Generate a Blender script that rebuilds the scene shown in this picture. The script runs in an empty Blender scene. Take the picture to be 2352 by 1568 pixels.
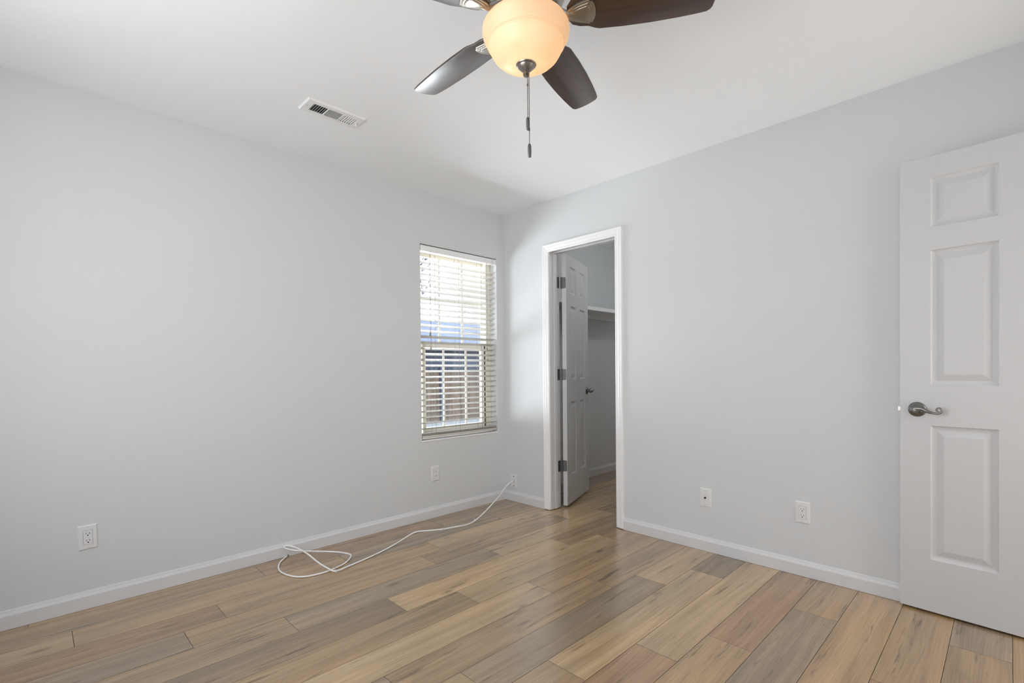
import bpy, bmesh, math, random
from mathutils import Vector, Matrix

# ------------------------------------------------------------------ camera
scn = bpy.context.scene
COL = scn.collection
cam_d = bpy.data.cameras.new('camera')
cam = bpy.data.objects.new('camera', cam_d)
COL.objects.link(cam)
F_PX, SHIFT_PX = 1126.487, 78.807
cam_d.sensor_fit = 'HORIZONTAL'
cam_d.sensor_width = 36.0
cam_d.lens = F_PX / 2352 * 36.0
cam_d.shift_y = SHIFT_PX / 2352
cam_d.clip_start = 0.02
yaw, pitch, roll = 0.793583945, -0.0103233825, -0.00885615644
fw = Vector((math.cos(yaw) * math.cos(pitch), math.sin(yaw) * math.cos(pitch), math.sin(pitch)))
rt = Vector((math.sin(yaw), -math.cos(yaw), 0))
up = rt.cross(fw)
r2 = rt * math.cos(roll) + up * math.sin(roll)
u2 = -rt * math.sin(roll) + up * math.cos(roll)
M = Matrix.Identity(4)
for i in range(3):
    M[i][0], M[i][1], M[i][2] = r2[i], u2[i], -fw[i]
M[0][3], M[1][3], M[2][3] = -2.92563, -3.06371, 1.10584
cam.matrix_world = M
scn.camera = cam

# ------------------------------------------------------------------ light and exposure
scn.view_settings.view_transform = 'Standard'
scn.view_settings.look = 'None'
scn.view_settings.gamma = 1.0
scn.view_settings.use_curve_mapping = False
scn.view_settings.exposure = 0.07
scn.cycles.use_denoising = True
scn.cycles.max_bounces = 14
scn.cycles.diffuse_bounces = 8
scn.cycles.transparent_max_bounces = 24
scn.cycles.sample_clamp_indirect = 6.0
scn.cycles.caustics_reflective = False
scn.cycles.caustics_refractive = False

SKY_STRENGTH = 5
world = bpy.data.worlds.new('sky')
scn.world = world
world.use_nodes = True
wn, wl = world.node_tree.nodes, world.node_tree.links
bg = wn['Background']
bg.inputs['Strength'].default_value = SKY_STRENGTH
tc = wn.new('ShaderNodeTexCoord')
sx = wn.new('ShaderNodeSeparateXYZ')
cr = wn.new('ShaderNodeValToRGB')
cr.color_ramp.elements[0].position = 0.0
cr.color_ramp.elements[0].color = (0.95, 0.97, 1.0, 1)
cr.color_ramp.elements[1].position = 0.8
cr.color_ramp.elements[1].color = (0.62, 0.78, 1.0, 1)
wl.new(tc.outputs['Generated'], sx.inputs[0])
wl.new(sx.outputs['Z'], cr.inputs[0])
wl.new(cr.outputs[0], bg.inputs['Color'])


def light(name, kind, loc, direction, energy, color=(1, 1, 1), **kw):
    d = bpy.data.lights.new(name, kind)
    d.energy = energy
    d.color = color
    for k, v in kw.items():
        setattr(d, k, v)
    o = bpy.data.objects.new(name, d)
    o.location = loc
    o.rotation_euler = Vector(direction).to_track_quat('-Z', 'Y').to_euler()
    COL.objects.link(o)
    return o


# sun stands behind the house: it lights the garden, never the room
light('sun', 'SUN', (0, -10, 20), (-0.30, 0.75, -0.62), 2.2, (1.0, 0.95, 0.88), angle=0.01)
# yard lamp stands in for ground bounce; west and hall lamps are added fill
NORTH_DAY, WEST_FILL, HALL_FILL = 1450.0, 23.0, 22.0
p = light('north_sky_portal', 'AREA', (-0.47, 0.19, 1.32), (0, -1, 0), 1.0, shape='RECTANGLE', size=0.8, size_y=1.5)
p.data.cycles.is_portal = True
light('sunlit_yard_bounce', 'AREA', (-1.2, 2.45, -0.08), (0, -0.68, 0.7), NORTH_DAY, (0.985, 0.99, 0.99),
      shape='RECTANGLE', size=6, size_y=2.6)
light('west_fill_lamp', 'AREA', (-3.95, -1.8, 1.4), (1, 0.0, 0.05), WEST_FILL, (0.965, 0.985, 1.0),
      shape='RECTANGLE', size=1.9, size_y=1.5)
light('closet_ceiling_light', 'POINT', (0.95, -1.1, 2.30), (0, 0, -1), 7.5, (1, 1, 1), shadow_soft_size=0.08)
light('hall_fill_lamp', 'AREA', (-0.49, -4.3, 1.25), (-0.45, 1, 0.0), HALL_FILL, (1, 0.97, 0.93),
      shape='RECTANGLE', size=0.8, size_y=1.8)


# ------------------------------------------------------------------ materials
def s2l(c):
    return tuple(((v / 255) / 12.92 if v / 255 <= 0.04045 else ((v / 255 + 0.055) / 1.055) ** 2.4) for v in c) + (1,)


def mat(name, rgb, rough=0.6, metal=0.0, bump=0.0, bump_scale=300.0, mottle=0.0, spec=0.5, trans=0.0):
    m = bpy.data.materials.new(name)
    m.use_nodes = True
    n, l = m.node_tree.nodes, m.node_tree.links
    b = n['Principled BSDF']
    b.inputs['Base Color'].default_value = s2l(rgb)
    b.inputs['Roughness'].default_value = rough
    b.inputs['Metallic'].default_value = metal
    b.inputs['Specular IOR Level'].default_value = spec
    t = n.new('ShaderNodeTexCoord')
    if bump:
        z = n.new('ShaderNodeTexNoise')
        z.inputs['Scale'].default_value = bump_scale
        z.inputs['Detail'].default_value = 3
        l.new(t.outputs['Object'], z.inputs['Vector'])
        bp = n.new('ShaderNodeBump')
        bp.inputs['Strength'].default_value = bump
        bp.inputs['Distance'].default_value = 0.002
        l.new(z.outputs['Fac'], bp.inputs['Height'])
        l.new(bp.outputs[0], b.inputs['Normal'])
    if mottle:
        z = n.new('ShaderNodeTexNoise')
        z.inputs['Scale'].default_value = 6
        z.inputs['Detail'].default_value = 5
        l.new(t.outputs['Object'], z.inputs['Vector'])
        r = n.new('ShaderNodeValToRGB')
        c = s2l(rgb)
        r.color_ramp.elements[0].position = 0.3
        r.color_ramp.elements[1].position = 0.7
        r.color_ramp.elements[0].color = tuple(v * (1 - mottle) for v in c[:3]) + (1,)
        r.color_ramp.elements[1].color = tuple(min(1, v * (1 + mottle)) for v in c[:3]) + (1,)
        l.new(z.outputs['Fac'], r.inputs[0])
        l.new(r.outputs[0], b.inputs['Base Color'])
    if trans:
        tr = n.new('ShaderNodeBsdfTranslucent')
        tr.inputs['Color'].default_value = s2l(rgb)
        mx = n.new('ShaderNodeMixShader')
        mx.inputs[0].default_value = trans
        l.new(b.outputs[0], mx.inputs[1])
        l.new(tr.outputs[0], mx.inputs[2])
        l.new(mx.outputs[0], n['Material Output'].inputs['Surface'])
    return m


MT = {}
MT['wall'] = mat('wall_paint', (210, 212, 213), 0.75, bump=0.12, bump_scale=220, spec=0.25)
MT['ceiling'] = mat('ceiling_paint', (240, 242, 244), 0.9, bump=0.1, bump_scale=160, spec=0.1)
MT['trim'] = mat('trim_paint', (236, 236, 236), 0.4, spec=0.4)
MT['base'] = mat('baseboard_paint', (214, 214, 215), 0.4, spec=0.4)
MT['door'] = mat('door_paint', (203, 203, 204), 0.45, bump=0.08, bump_scale=180, spec=0.4)
MT['plastic'] = mat('white_plastic', (222, 222, 222), 0.35)
MT['slot'] = mat('dark_slot', (12, 12, 12), 0.8)
MT['gap'] = mat('plate_gap', (140, 140, 140), 0.7)
MT['vent'] = mat('vent_enamel', (232, 232, 232), 0.4)
MT['vent_dark'] = mat('duct_dark', (42, 42, 42), 0.8)
MT['nickel'] = mat('brushed_nickel', (176, 170, 160), 0.28, 1.0, bump=0.05, bump_scale=500)
MT['pewter'] = mat('aged_pewter', (128, 127, 125), 0.36, 1.0, bump=0.05, bump_scale=400)
MT['finial'] = mat('finial_nickel', (150, 144, 135), 0.34, 1.0, bump=0.05, bump_scale=400)
MT['hinge'] = mat('hinge_steel', (105, 105, 105), 0.45, 0.9)
MT['screw'] = mat('screw_head', (200, 200, 198), 0.4, 0.3)
MT['darkscrew'] = mat('dark_screw', (60, 58, 56), 0.5, 0.6)
MT['cable'] = mat('white_cable', (238, 238, 236), 0.4)
MT['brass'] = mat('connector_metal', (150, 140, 125), 0.35, 1.0)
MT['slat'] = mat('blind_slat', (204, 199, 190), 0.4, trans=0.06)
MT['cord'] = mat('blind_cord', (150, 142, 130), 0.8)
MT['vinyl'] = mat('window_vinyl', (232, 227, 214), 0.4)
MT['tassel'] = mat('cord_tassel', (150, 135, 118), 0.5)
MT['fob'] = mat('chain_fob', (112, 112, 110), 0.45, 0.6, bump=0.3, bump_scale=250)
MT['chain'] = mat('ball_chain', (100, 96, 92), 0.35, 1.0)
MT['soffit'] = mat('house_siding', (48, 54, 70), 0.8, mottle=0.12)
MT['shingle'] = mat('roof_shingle', (94, 99, 114), 0.9, bump=0.6, bump_scale=8, mottle=0.25)
MT['gravel'] = mat('gravel', (128, 126, 122), 0.95, bump=1.0, bump_scale=30, mottle=0.25)
MT['bark'] = mat('bark', (84, 86, 104), 0.9, bump=0.5, bump_scale=20, mottle=0.2)
MT['slate_post'] = mat('shaded_post', (48, 53, 66), 0.7)  # dark slate tone holds the posts' shade; lattice shares it


def fence_mat():
    m = bpy.data.materials.new('fence_cedar')
    m.use_nodes = True
    n, l = m.node_tree.nodes, m.node_tree.links
    b = n['Principled BSDF']
    b.inputs['Roughness'].default_value = 0.85
    t = n.new('ShaderNodeTexCoord')
    mp = n.new('ShaderNodeMapping')
    mp.inputs['Scale'].default_value = (7, 7, 0.7)
    l.new(t.outputs['Object'], mp.inputs[0])
    z = n.new('ShaderNodeTexNoise')
    z.inputs['Scale'].default_value = 1.6
    z.inputs['Detail'].default_value = 6
    l.new(mp.outputs[0], z.inputs['Vector'])
    r = n.new('ShaderNodeValToRGB')
    e = r.color_ramp.elements
    e[0].position, e[0].color = 0.3, s2l((60, 50, 42))
    e[1].position, e[1].color = 0.72, s2l((103, 84, 65))
    l.new(z.outputs['Fac'], r.inputs[0])
    l.new(r.outputs[0], b.inputs['Base Color'])
    return m


MT['fence'] = fence_mat()


def glass_mat():
    m = bpy.data.materials.new('window_glass')
    m.use_nodes = True
    n, l = m.node_tree.nodes, m.node_tree.links
    n.remove(n['Principled BSDF'])
    tr = n.new('ShaderNodeBsdfTransparent')
    tr.inputs[0].default_value = (0.93, 0.95, 0.97, 1)
    gl = n.new('ShaderNodeBsdfGlossy')
    gl.inputs['Roughness'].default_value = 0.02
    mx = n.new('ShaderNodeMixShader')
    mx.inputs[0].default_value = 0.06
    l.new(tr.outputs[0], mx.inputs[1])
    l.new(gl.outputs[0], mx.inputs[2])
    l.new(mx.outputs[0], n['Material Output'].inputs['Surface'])
    return m


MT['glass'] = glass_mat()


def bowl_mat():
    m = bpy.data.materials.new('alabaster_glass')
    m.use_nodes = True
    n, l = m.node_tree.nodes, m.node_tree.links
    b = n['Principled BSDF']
    b.inputs['Base Color'].default_value = s2l((240, 226, 204))
    b.inputs['Roughness'].default_value = 0.35
    t = n.new('ShaderNodeTexCoord')
    z = n.new('ShaderNodeTexNoise')
    z.inputs['Scale'].default_value = 9
    z.inputs['Detail'].default_value = 3
    l.new(t.outputs['Object'], z.inputs['Vector'])
    r = n.new('ShaderNodeValToRGB')
    r.color_ramp.elements[0].position = 0.3
    r.color_ramp.elements[0].color = s2l((248, 228, 200))
    r.color_ramp.elements[1].position = 0.75
    r.color_ramp.elements[1].color = s2l((255, 240, 220))
    l.new(z.outputs['Fac'], r.inputs[0])
    tr = n.new('ShaderNodeBsdfTranslucent')
    l.new(r.outputs[0], tr.inputs['Color'])
    mx = n.new('ShaderNodeMixShader')
    mx.inputs[0].default_value = 0.5
    l.new(b.outputs[0], mx.inputs[1])
    l.new(tr.outputs[0], mx.inputs[2])
    l.new(mx.outputs[0], n['Material Output'].inputs['Surface'])
    return m


MT['bowl'] = bowl_mat()


def blade_mat():
    m = bpy.data.materials.new('walnut_blade')
    m.use_nodes = True
    n, l = m.node_tree.nodes, m.node_tree.links
    b = n['Principled BSDF']
    b.inputs['Roughness'].default_value = 0.33
    b.inputs['Coat Weight'].default_value = 1.0
    b.inputs['Coat Roughness'].default_value = 0.28
    t = n.new('ShaderNodeTexCoord')
    mp = n.new('ShaderNodeMapping')
    mp.inputs['Scale'].default_value = (3, 55, 55)
    l.new(t.outputs['Object'], mp.inputs[0])
    z = n.new('ShaderNodeTexNoise')
    z.inputs['Scale'].default_value = 1.0
    z.inputs['Detail'].default_value = 8
    z.inputs['Roughness'].default_value = 0.6
    l.new(mp.outputs[0], z.inputs['Vector'])
    r = n.new('ShaderNodeValToRGB')
    e = r.color_ramp.elements
    e[0].position, e[0].color = 0.3, s2l((31, 19, 13))
    e[1].position, e[1].color = 0.72, s2l((78, 50, 34))
    l.new(z.outputs['Fac'], r.inputs[0])
    l.new(r.outputs[0], b.inputs['Base Color'])
    return m


MT['blade'] = blade_mat()


def plank_mat():
    m = bpy.data.materials.new('oak_plank')
    m.use_nodes = True
    n, l = m.node_tree.nodes, m.node_tree.links
    b = n['Principled BSDF']

    def node(t, **kw):
        x = n.new(t)
        for k, v in kw.items():
            x.inputs[k].default_value = v
        return x
    tc_ = n.new('ShaderNodeTexCoord')
    off = n.new('ShaderNodeAttribute')
    off.attribute_name = 'plank_offset'
    tone = n.new('ShaderNodeAttribute')
    tone.attribute_name = 'plank_tone'
    add = n.new('ShaderNodeVectorMath')
    add.operation = 'ADD'
    l.new(tc_.outputs['Object'], add.inputs[0])
    l.new(off.outputs['Vector'], add.inputs[1])
    # slow wander of the grain
    wmap = n.new('ShaderNodeMapping')
    wmap.inputs['Scale'].default_value = (1.1, 4.0, 1)
    l.new(add.outputs[0], wmap.inputs[0])
    warp = node('ShaderNodeTexNoise', Scale=1.0, Detail=2.0)
    l.new(wmap.outputs[0], warp.inputs['Vector'])
    wsub = n.new('ShaderNodeVectorMath')
    wsub.operation = 'SUBTRACT'
    wsub.inputs[1].default_value = (0.5, 0.5, 0.5)
    l.new(warp.outputs['Color'], wsub.inputs[0])
    wsc = n.new('ShaderNodeVectorMath')
    wsc.operation = 'MULTIPLY'
    wsc.inputs[1].default_value = (0.05, 0.075, 0)
    l.new(wsub.outputs[0], wsc.inputs[0])
    wadd = n.new('ShaderNodeVectorMath')
    wadd.operation = 'ADD'
    l.new(add.outputs[0], wadd.inputs[0])
    l.new(wsc.outputs[0], wadd.inputs[1])
    # broad streaks
    m1 = n.new('ShaderNodeMapping')
    m1.inputs['Scale'].default_value = (1.0, 24, 1)
    l.new(wadd.outputs[0], m1.inputs[0])
    n1 = node('ShaderNodeTexNoise', Scale=1.0, Detail=5.0, Roughness=0.55)
    l.new(m1.outputs[0], n1.inputs['Vector'])
    # fine grain
    m2 = n.new('ShaderNodeMapping')
    m2.inputs['Scale'].default_value = (3.5, 240, 1)
    l.new(wadd.outputs[0], m2.inputs[0])
    n2 = node('ShaderNodeTexNoise', Scale=1.0, Detail=5.0, Roughness=0.65)
    l.new(m2.outputs[0], n2.inputs['Vector'])
    # dark cracks and knots
    m3 = n.new('ShaderNodeMapping')
    m3.inputs['Scale'].default_value = (3.2, 34, 1)
    l.new(wadd.outputs[0], m3.inputs[0])
    n3 = node('ShaderNodeTexNoise', Scale=1.0, Detail=7.0, Roughness=0.62)
    l.new(m3.outputs[0], n3.inputs['Vector'])
    crack = n.new('ShaderNodeValToRGB')
    e = crack.color_ramp.elements
    e[0].position, e[0].color = 0.59, (0, 0, 0, 1)
    e[1].position, e[1].color = 0.70, (1, 1, 1, 1)
    l.new(n3.outputs['Fac'], crack.inputs[0])
    kmap = n.new('ShaderNodeMapping')
    kmap.inputs['Scale'].default_value = (2.2, 6.5, 1)
    l.new(wadd.outputs[0], kmap.inputs[0])
    vor = node('ShaderNodeTexVoronoi', Scale=1.0)
    l.new(kmap.outputs[0], vor.inputs['Vector'])
    knot = n.new('ShaderNodeValToRGB')
    e = knot.color_ramp.elements
    e[0].position, e[0].color = 0.03, (1, 1, 1, 1)
    e[1].position, e[1].color = 0.11, (0, 0, 0, 1)
    l.new(vor.outputs['Distance'], knot.inputs[0])
    # colour patches, grey to tan
    m4 = n.new('ShaderNodeMapping')
    m4.inputs['Scale'].default_value = (1.1, 4.5, 1)
    l.new(add.outputs[0], m4.inputs[0])
    n4 = node('ShaderNodeTexNoise', Scale=1.0, Detail=2.0)
    l.new(m4.outputs[0], n4.inputs['Vector'])
    patch = n.new('ShaderNodeValToRGB')
    e = patch.color_ramp.elements
    e[0].position, e[0].color = 0.34, (0.80, 0.815, 0.84, 1)
    e[1].position, e[1].color = 0.64, (1.07, 1.04, 1.0, 1)
    l.new(n4.outputs['Fac'], patch.inputs[0])
    st = n.new('ShaderNodeValToRGB')
    e = st.color_ramp.elements
    e[0].position, e[0].color = 0.30, (0.74, 0.71, 0.68, 1)
    e[1].position, e[1].color = 0.68, (1.12, 1.12, 1.12, 1)
    l.new(n1.outputs['Fac'], st.inputs[0])
    fn = n.new('ShaderNodeValToRGB')
    e = fn.color_ramp.elements
    e[0].position, e[0].color = 0.30, (0.74, 0.72, 0.70, 1)
    e[1].position, e[1].color = 0.68, (1.10, 1.10, 1.10, 1)
    l.new(n2.outputs['Fac'], fn.inputs[0])

    def mul(a, c, fac=1.0):
        x = n.new('ShaderNodeMix')
        x.data_type = 'RGBA'
        x.blend_type = 'MULTIPLY'
        x.inputs[0].default_value = fac
        l.new(a, x.inputs[6])
        l.new(c, x.inputs[7])
        return x.outputs[2]
    c1 = mul(tone.outputs['Color'], st.outputs[0])
    c1 = mul(c1, fn.outputs[0])
    c1 = mul(c1, patch.outputs[0])
    mx = n.new('ShaderNodeMix')
    mx.data_type = 'RGBA'
    mx.blend_type = 'MULTIPLY'
    cm = n.new('ShaderNodeMath')
    cm.operation = 'MULTIPLY'
    cm.inputs[1].default_value = 0.85
    km = n.new('ShaderNodeMath')
    km.operation = 'MULTIPLY_ADD'
    km.inputs[1].default_value = 0.8
    km.use_clamp = True
    l.new(knot.outputs[0], km.inputs[0])
    l.new(crack.outputs[0], km.inputs[2])
    l.new(km.outputs[0], cm.inputs[0])
    l.new(cm.outputs[0], mx.inputs[0])
    l.new(c1, mx.inputs[6])
    mx.inputs[7].default_value = (0.34, 0.29, 0.25, 1)
    l.new(mx.outputs[2], b.inputs['Base Color'])
    b.inputs['Roughness'].default_value = 0.25
    b.inputs['Specular IOR Level'].default_value = 0.8
    b.inputs['Coat Weight'].default_value = 0.7
    b.inputs['Coat Roughness'].default_value = 0.24
    b.inputs['Coat IOR'].default_value = 1.65
    bp = n.new('ShaderNodeBump')
    bp.inputs['Strength'].default_value = 0.10
    bp.inputs['Distance'].default_value = 0.001
    l.new(n2.outputs['Fac'], bp.inputs['Height'])
    l.new(bp.outputs[0], b.inputs['Normal'])
    return m


MT['plank'] = plank_mat()
MT['seam'] = mat('plank_seam', (66, 52, 40), 0.8)


# ------------------------------------------------------------------ helpers
def link(name, bm, m, parent=None, smooth=False, loc=None, rot=None):
    me = bpy.data.meshes.new(name)
    bmesh.ops.recalc_face_normals(bm, faces=bm.faces[:])
    for f in bm.faces:
        f.smooth = smooth
    bm.to_mesh(me)
    bm.free()
    ms = m if isinstance(m, (list, tuple)) else [m]
    for x in ms:
        me.materials.append(x)
    if smooth:
        try:
            me.set_sharp_from_angle(angle=math.radians(40))
        except Exception:
            pass
    o = bpy.data.objects.new(name, me)
    COL.objects.link(o)
    if parent:
        o.parent = parent
    if loc:
        o.location = loc
    if rot:
        o.rotation_euler = rot
    return o


def tag(o, label=None, cat=None, group=None, kind=None):
    if label:
        o['label'] = label
    if cat:
        o['category'] = cat
    if group:
        o['group'] = group
    if kind:
        o['kind'] = kind
    return o


def thing(name, label, cat, loc=(0, 0, 0), rz=0.0, group=None, kind=None):
    o = bpy.data.objects.new(name, None)
    o.empty_display_size = 0.05
    COL.objects.link(o)
    o.location = loc
    o.rotation_euler = (0, 0, rz)
    return tag(o, label, cat, group, kind)


def B():
    return bmesh.new()


def box(bm, lo, hi, bev=0.0, seg=1, mi=0, mtx=None):
    t = bmesh.new()
    c = [(a + b) / 2 for a, b in zip(lo, hi)]
    s = [abs(b - a) for a, b in zip(lo, hi)]
    bmesh.ops.create_cube(t, size=1.0)
    for v in t.verts:
        v.co = Vector((v.co.x * s[0] + c[0], v.co.y * s[1] + c[1], v.co.z * s[2] + c[2]))
    if bev:
        bmesh.ops.bevel(t, geom=t.edges[:], offset=bev, segments=seg, profile=0.5, affect='EDGES')
    merge(bm, t, mtx, mi)


def merge(bm, t, mtx=None, mi=0):
    if mtx is not None:
        bmesh.ops.transform(t, matrix=mtx, verts=t.verts[:])
    vm = [bm.verts.new(v.co) for v in t.verts]
    t.verts.index_update()
    for f in t.faces:
        try:
            g = bm.faces.new([vm[v.index] for v in f.verts])
            g.material_index = mi
        except ValueError:
            pass
    t.free()


def lathe(bm, prof, seg=32, mtx=None, mi=0):
    """prof: list of (r, z); closed with caps where r is 0."""
    t = bmesh.new()
    rings = []
    for r, z in prof:
        if r < 1e-6:
            rings.append([t.verts.new((0, 0, z))])
        else:
            rings.append([t.verts.new((r * math.cos(2 * math.pi * k / seg), r * math.sin(2 * math.pi * k / seg), z))
                          for k in range(seg)])
    for a, b in zip(rings, rings[1:]):
        for k in range(seg):
            k2 = (k + 1) % seg
            if len(a) == 1 and len(b) == 1:
                continue
            if len(a) == 1:
                t.faces.new([a[0], b[k], b[k2]])
            elif len(b) == 1:
                t.faces.new([a[k], a[k2], b[0]])
            else:
                t.faces.new([a[k], a[k2], b[k2], b[k]])
    merge(bm, t, mtx, mi)


def smooth_path(pts, n=6):
    pts = [Vector(p) for p in pts]
    out = []
    for i in range(len(pts) - 1):
        p0 = pts[max(i - 1, 0)]
        p1, p2 = pts[i], pts[i + 1]
        p3 = pts[min(i + 2, len(pts) - 1)]
        for k in range(n):
            t = k / n
            out.append(0.5 * ((2 * p1) + (p2 - p0) * t + (2 * p0 - 5 * p1 + 4 * p2 - p3) * t * t
                              + (3 * p1 - p0 - 3 * p2 + p3) * t ** 3))
    out.append(pts[-1])
    return out


def tube(bm, pts, rad, seg=10, mtx=None, mi=0, flat=None):
    t = bmesh.new()
    pts = [Vector(p) for p in pts]
    rad = rad if isinstance(rad, (list, tuple)) else [rad] * len(pts)
    tan = []
    for i in range(len(pts)):
        a = pts[max(i - 1, 0)]
        b = pts[min(i + 1, len(pts) - 1)]
        tan.append((b - a).normalized())
    ref = Vector((0, 0, 1)) if abs(tan[0].z) < 0.9 else Vector((1, 0, 0))
    u = tan[0].cross(ref).normalized()
    rings = []
    for i, p in enumerate(pts):
        u = (u - tan[i] * u.dot(tan[i])).normalized()
        v = tan[i].cross(u)
        rings.append([t.verts.new(p + (u * math.cos(2 * math.pi * k / seg) + v * math.sin(2 * math.pi * k / seg)) * rad[i])
                      for k in range(seg)])
    for a, b in zip(rings, rings[1:]):
        for k in range(seg):
            t.faces.new([a[k], a[(k + 1) % seg], b[(k + 1) % seg], b[k]])
    t.faces.new(rings[0][::-1])
    t.faces.new(rings[-1])
    merge(bm, t, mtx, mi)


def prism(bm, outline, z0, z1, mtx=None, mi=0, bev=0.0):
    t = bmesh.new()
    vs = [t.verts.new((x, y, z0)) for x, y in outline]
    f = t.faces.new(vs)
    r = bmesh.ops.extrude_face_region(t, geom=[f])
    for v in [g for g in r['geom'] if isinstance(g, bmesh.types.BMVert)]:
        v.co.z = z1
    bmesh.ops.recalc_face_normals(t, faces=t.faces[:])
    if bev:
        es = [e for e in t.edges if abs(e.verts[0].co.z - e.verts[1].co.z) < 1e-9]
        bmesh.ops.bevel(t, geom=es, offset=bev, segments=2, profile=0.6, affect='EDGES')
    merge(bm, t, mtx, mi)


def sweep(bm, prof, a, b, out, upv, mi=0, miter_a=0.0, miter_b=0.0):
    """Profile [(o, h)] swept from a to b; o runs along `out`, h along `upv`. miter shifts an end by miter*h along the run."""
    t = bmesh.new()
    a, b, out, upv = Vector(a), Vector(b), Vector(out), Vector(upv)
    d = (b - a).normalized()
    A = [t.verts.new(a + out * o + upv * h + d * (miter_a * h)) for o, h in prof]
    Bv = [t.verts.new(b + out * o + upv * h + d * (miter_b * h)) for o, h in prof]
    k = len(prof)
    for i in range(k):
        t.faces.new([A[i], A[(i + 1) % k], Bv[(i + 1) % k], Bv[i]])
    t.faces.new(A[::-1])
    t.faces.new(Bv)
    merge(bm, t, None, mi)


# ------------------------------------------------------------------ room shell
H = 2.44
XW, YS = -3.62, -3.50          # west and south wall faces
TW = 0.115
WX0, WX1, WZ0, WZ1 = -0.855, -0.088, 0.592, 2.055      # window opening
TN = 0.165                      # outer wall thickness
DY0, DY1, DZ = -0.521, -1.124, 2.040                    # closet door opening (jamb faces)
CX1, CY1 = 2.05, -1.75          # closet far wall, closet south wall


def panel_wall(name, boxes, label):
    bm = B()
    for lo, hi in boxes:
        box(bm, lo, hi)
    o = link(name, bm, MT['wall'])
    tag(o, label, 'wall', kind='structure')
    return o


xa, xb = XW - TW, CX1 + TW
panel_wall('wall_north', [((xa, 0, 0), (WX0, TN, H)), ((WX1, 0, 0), (xb, TN, H)),
                          ((WX0, 0, 0), (WX1, TN, WZ0 - 0.012)), ((WX0, 0, WZ1), (WX1, TN, H))],
           'light grey painted wall on the left with the window in it')
j = 0.019
panel_wall('wall_east', [((0, DY0 + j, 0), (TW, 0, H)), ((0, YS, 0), (TW, DY1 - j, H)),
                         ((0, DY1 - j, DZ + j), (TW, DY0 + j, H))],
           'light grey painted wall on the right with the closet doorway')
wy0, wy1, wz0, wz1 = -2.75, -0.85, 0.75, 2.1
panel_wall('wall_west', [((XW - TW, YS, 0), (XW, wy0, H)), ((XW - TW, wy1, 0), (XW, 0, H)),
                         ((XW - TW, wy0, 0), (XW, wy1, wz0)), ((XW - TW, wy0, wz1), (XW, wy1, H))],
           'light grey wall behind the camera on the window side')
panel_wall('wall_south', [((XW - TW, YS - TW, 0), (-0.88, YS, H)), ((-0.095, YS - TW, 0), (TW, YS, H)),
                          ((-0.88, YS - TW, 2.06), (-0.095, YS, H))],
           'light grey wall holding the doorway the open door hangs in')
panel_wall('wall_closet_back', [((CX1, CY1, 0), (xb, 0, H))], 'unlit grey back wall of the walk-in closet')
panel_wall('wall_closet_side', [((TW, CY1 - TW, 0), (xb, CY1, H))], 'unlit grey south side wall of the walk-in closet')

bm = B()
box(bm, (XW - TW, YS - 1.6 - TW, H), (xb, TN, H + 0.2))
tag(link('ceiling', bm, MT['ceiling']), 'flat white painted ceiling', 'ceiling', kind='structure')

# floor: every plank a raised cell of one floor mesh
random.seed(11)
PW, PL, Y0 = 0.178, 1.197, -0.045
JO = {-1: -0.55, 0: -0.825, 1: -0.416, 2: -1.107, 3: -1.272, 4: -0.922, 5: -0.5, 6: -1.413, 7: -1.083, 8: -0.825,
      9: -0.615, 10: -0.333, 11: -1.194, 12: -0.93, 13: -0.432, 14: -1.02, 15: -0.81, 16: -0.33, 17: -1.1, 18: -0.6, 19: -0.9}
TONES = {'tan': (178, 146, 104), 'light': (190, 160, 118), 'grey': (158, 136, 108), 'red': (170, 134, 96), 'mid': (172, 142, 104),
         'dark': (143, 120, 92)}
PICK = {(10, 0): 'dark', (10, -1): 'light', (10, -2): 'mid', (11, 0): 'light', (11, -1): 'red', (12, 0): 'red', (12, -1): 'tan', (13, 0): 'tan', (13, -1): 'grey',
        (13, -2): 'light', (14, 0): 'tan', (14, -1): 'tan', (15, 0): 'tan', (15, -1): 'red', (16, 0): 'grey', (16, -1): 'tan', (9, 0): 'light', (9, -1): 'grey',
        (9, -2): 'light', (8, 0): 'mid', (8, -1): 'mid', (7, 0): 'tan', (7, -1): 'light', (6, 0): 'light', (6, -1): 'tan', (5, 0): 'mid', (5, -1): 'light',
        (5, -2): 'dark', (4, 0): 'light', (4, -1): 'grey', (4, -2): 'mid', (3, 0): 'mid', (3, -1): 'tan', (3, -2): 'grey', (2, 0): 'light', (2, -1): 'tan',
        (2, -2): 'red', (1, 0): 'tan', (1, -1): 'grey', (1, -2): 'tan', (1, -3): 'light', (0, 0): 'mid', (0, -1): 'red'}
names = ['tan', 'light', 'mid', 'grey', 'mid', 'tan', 'red']


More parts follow.
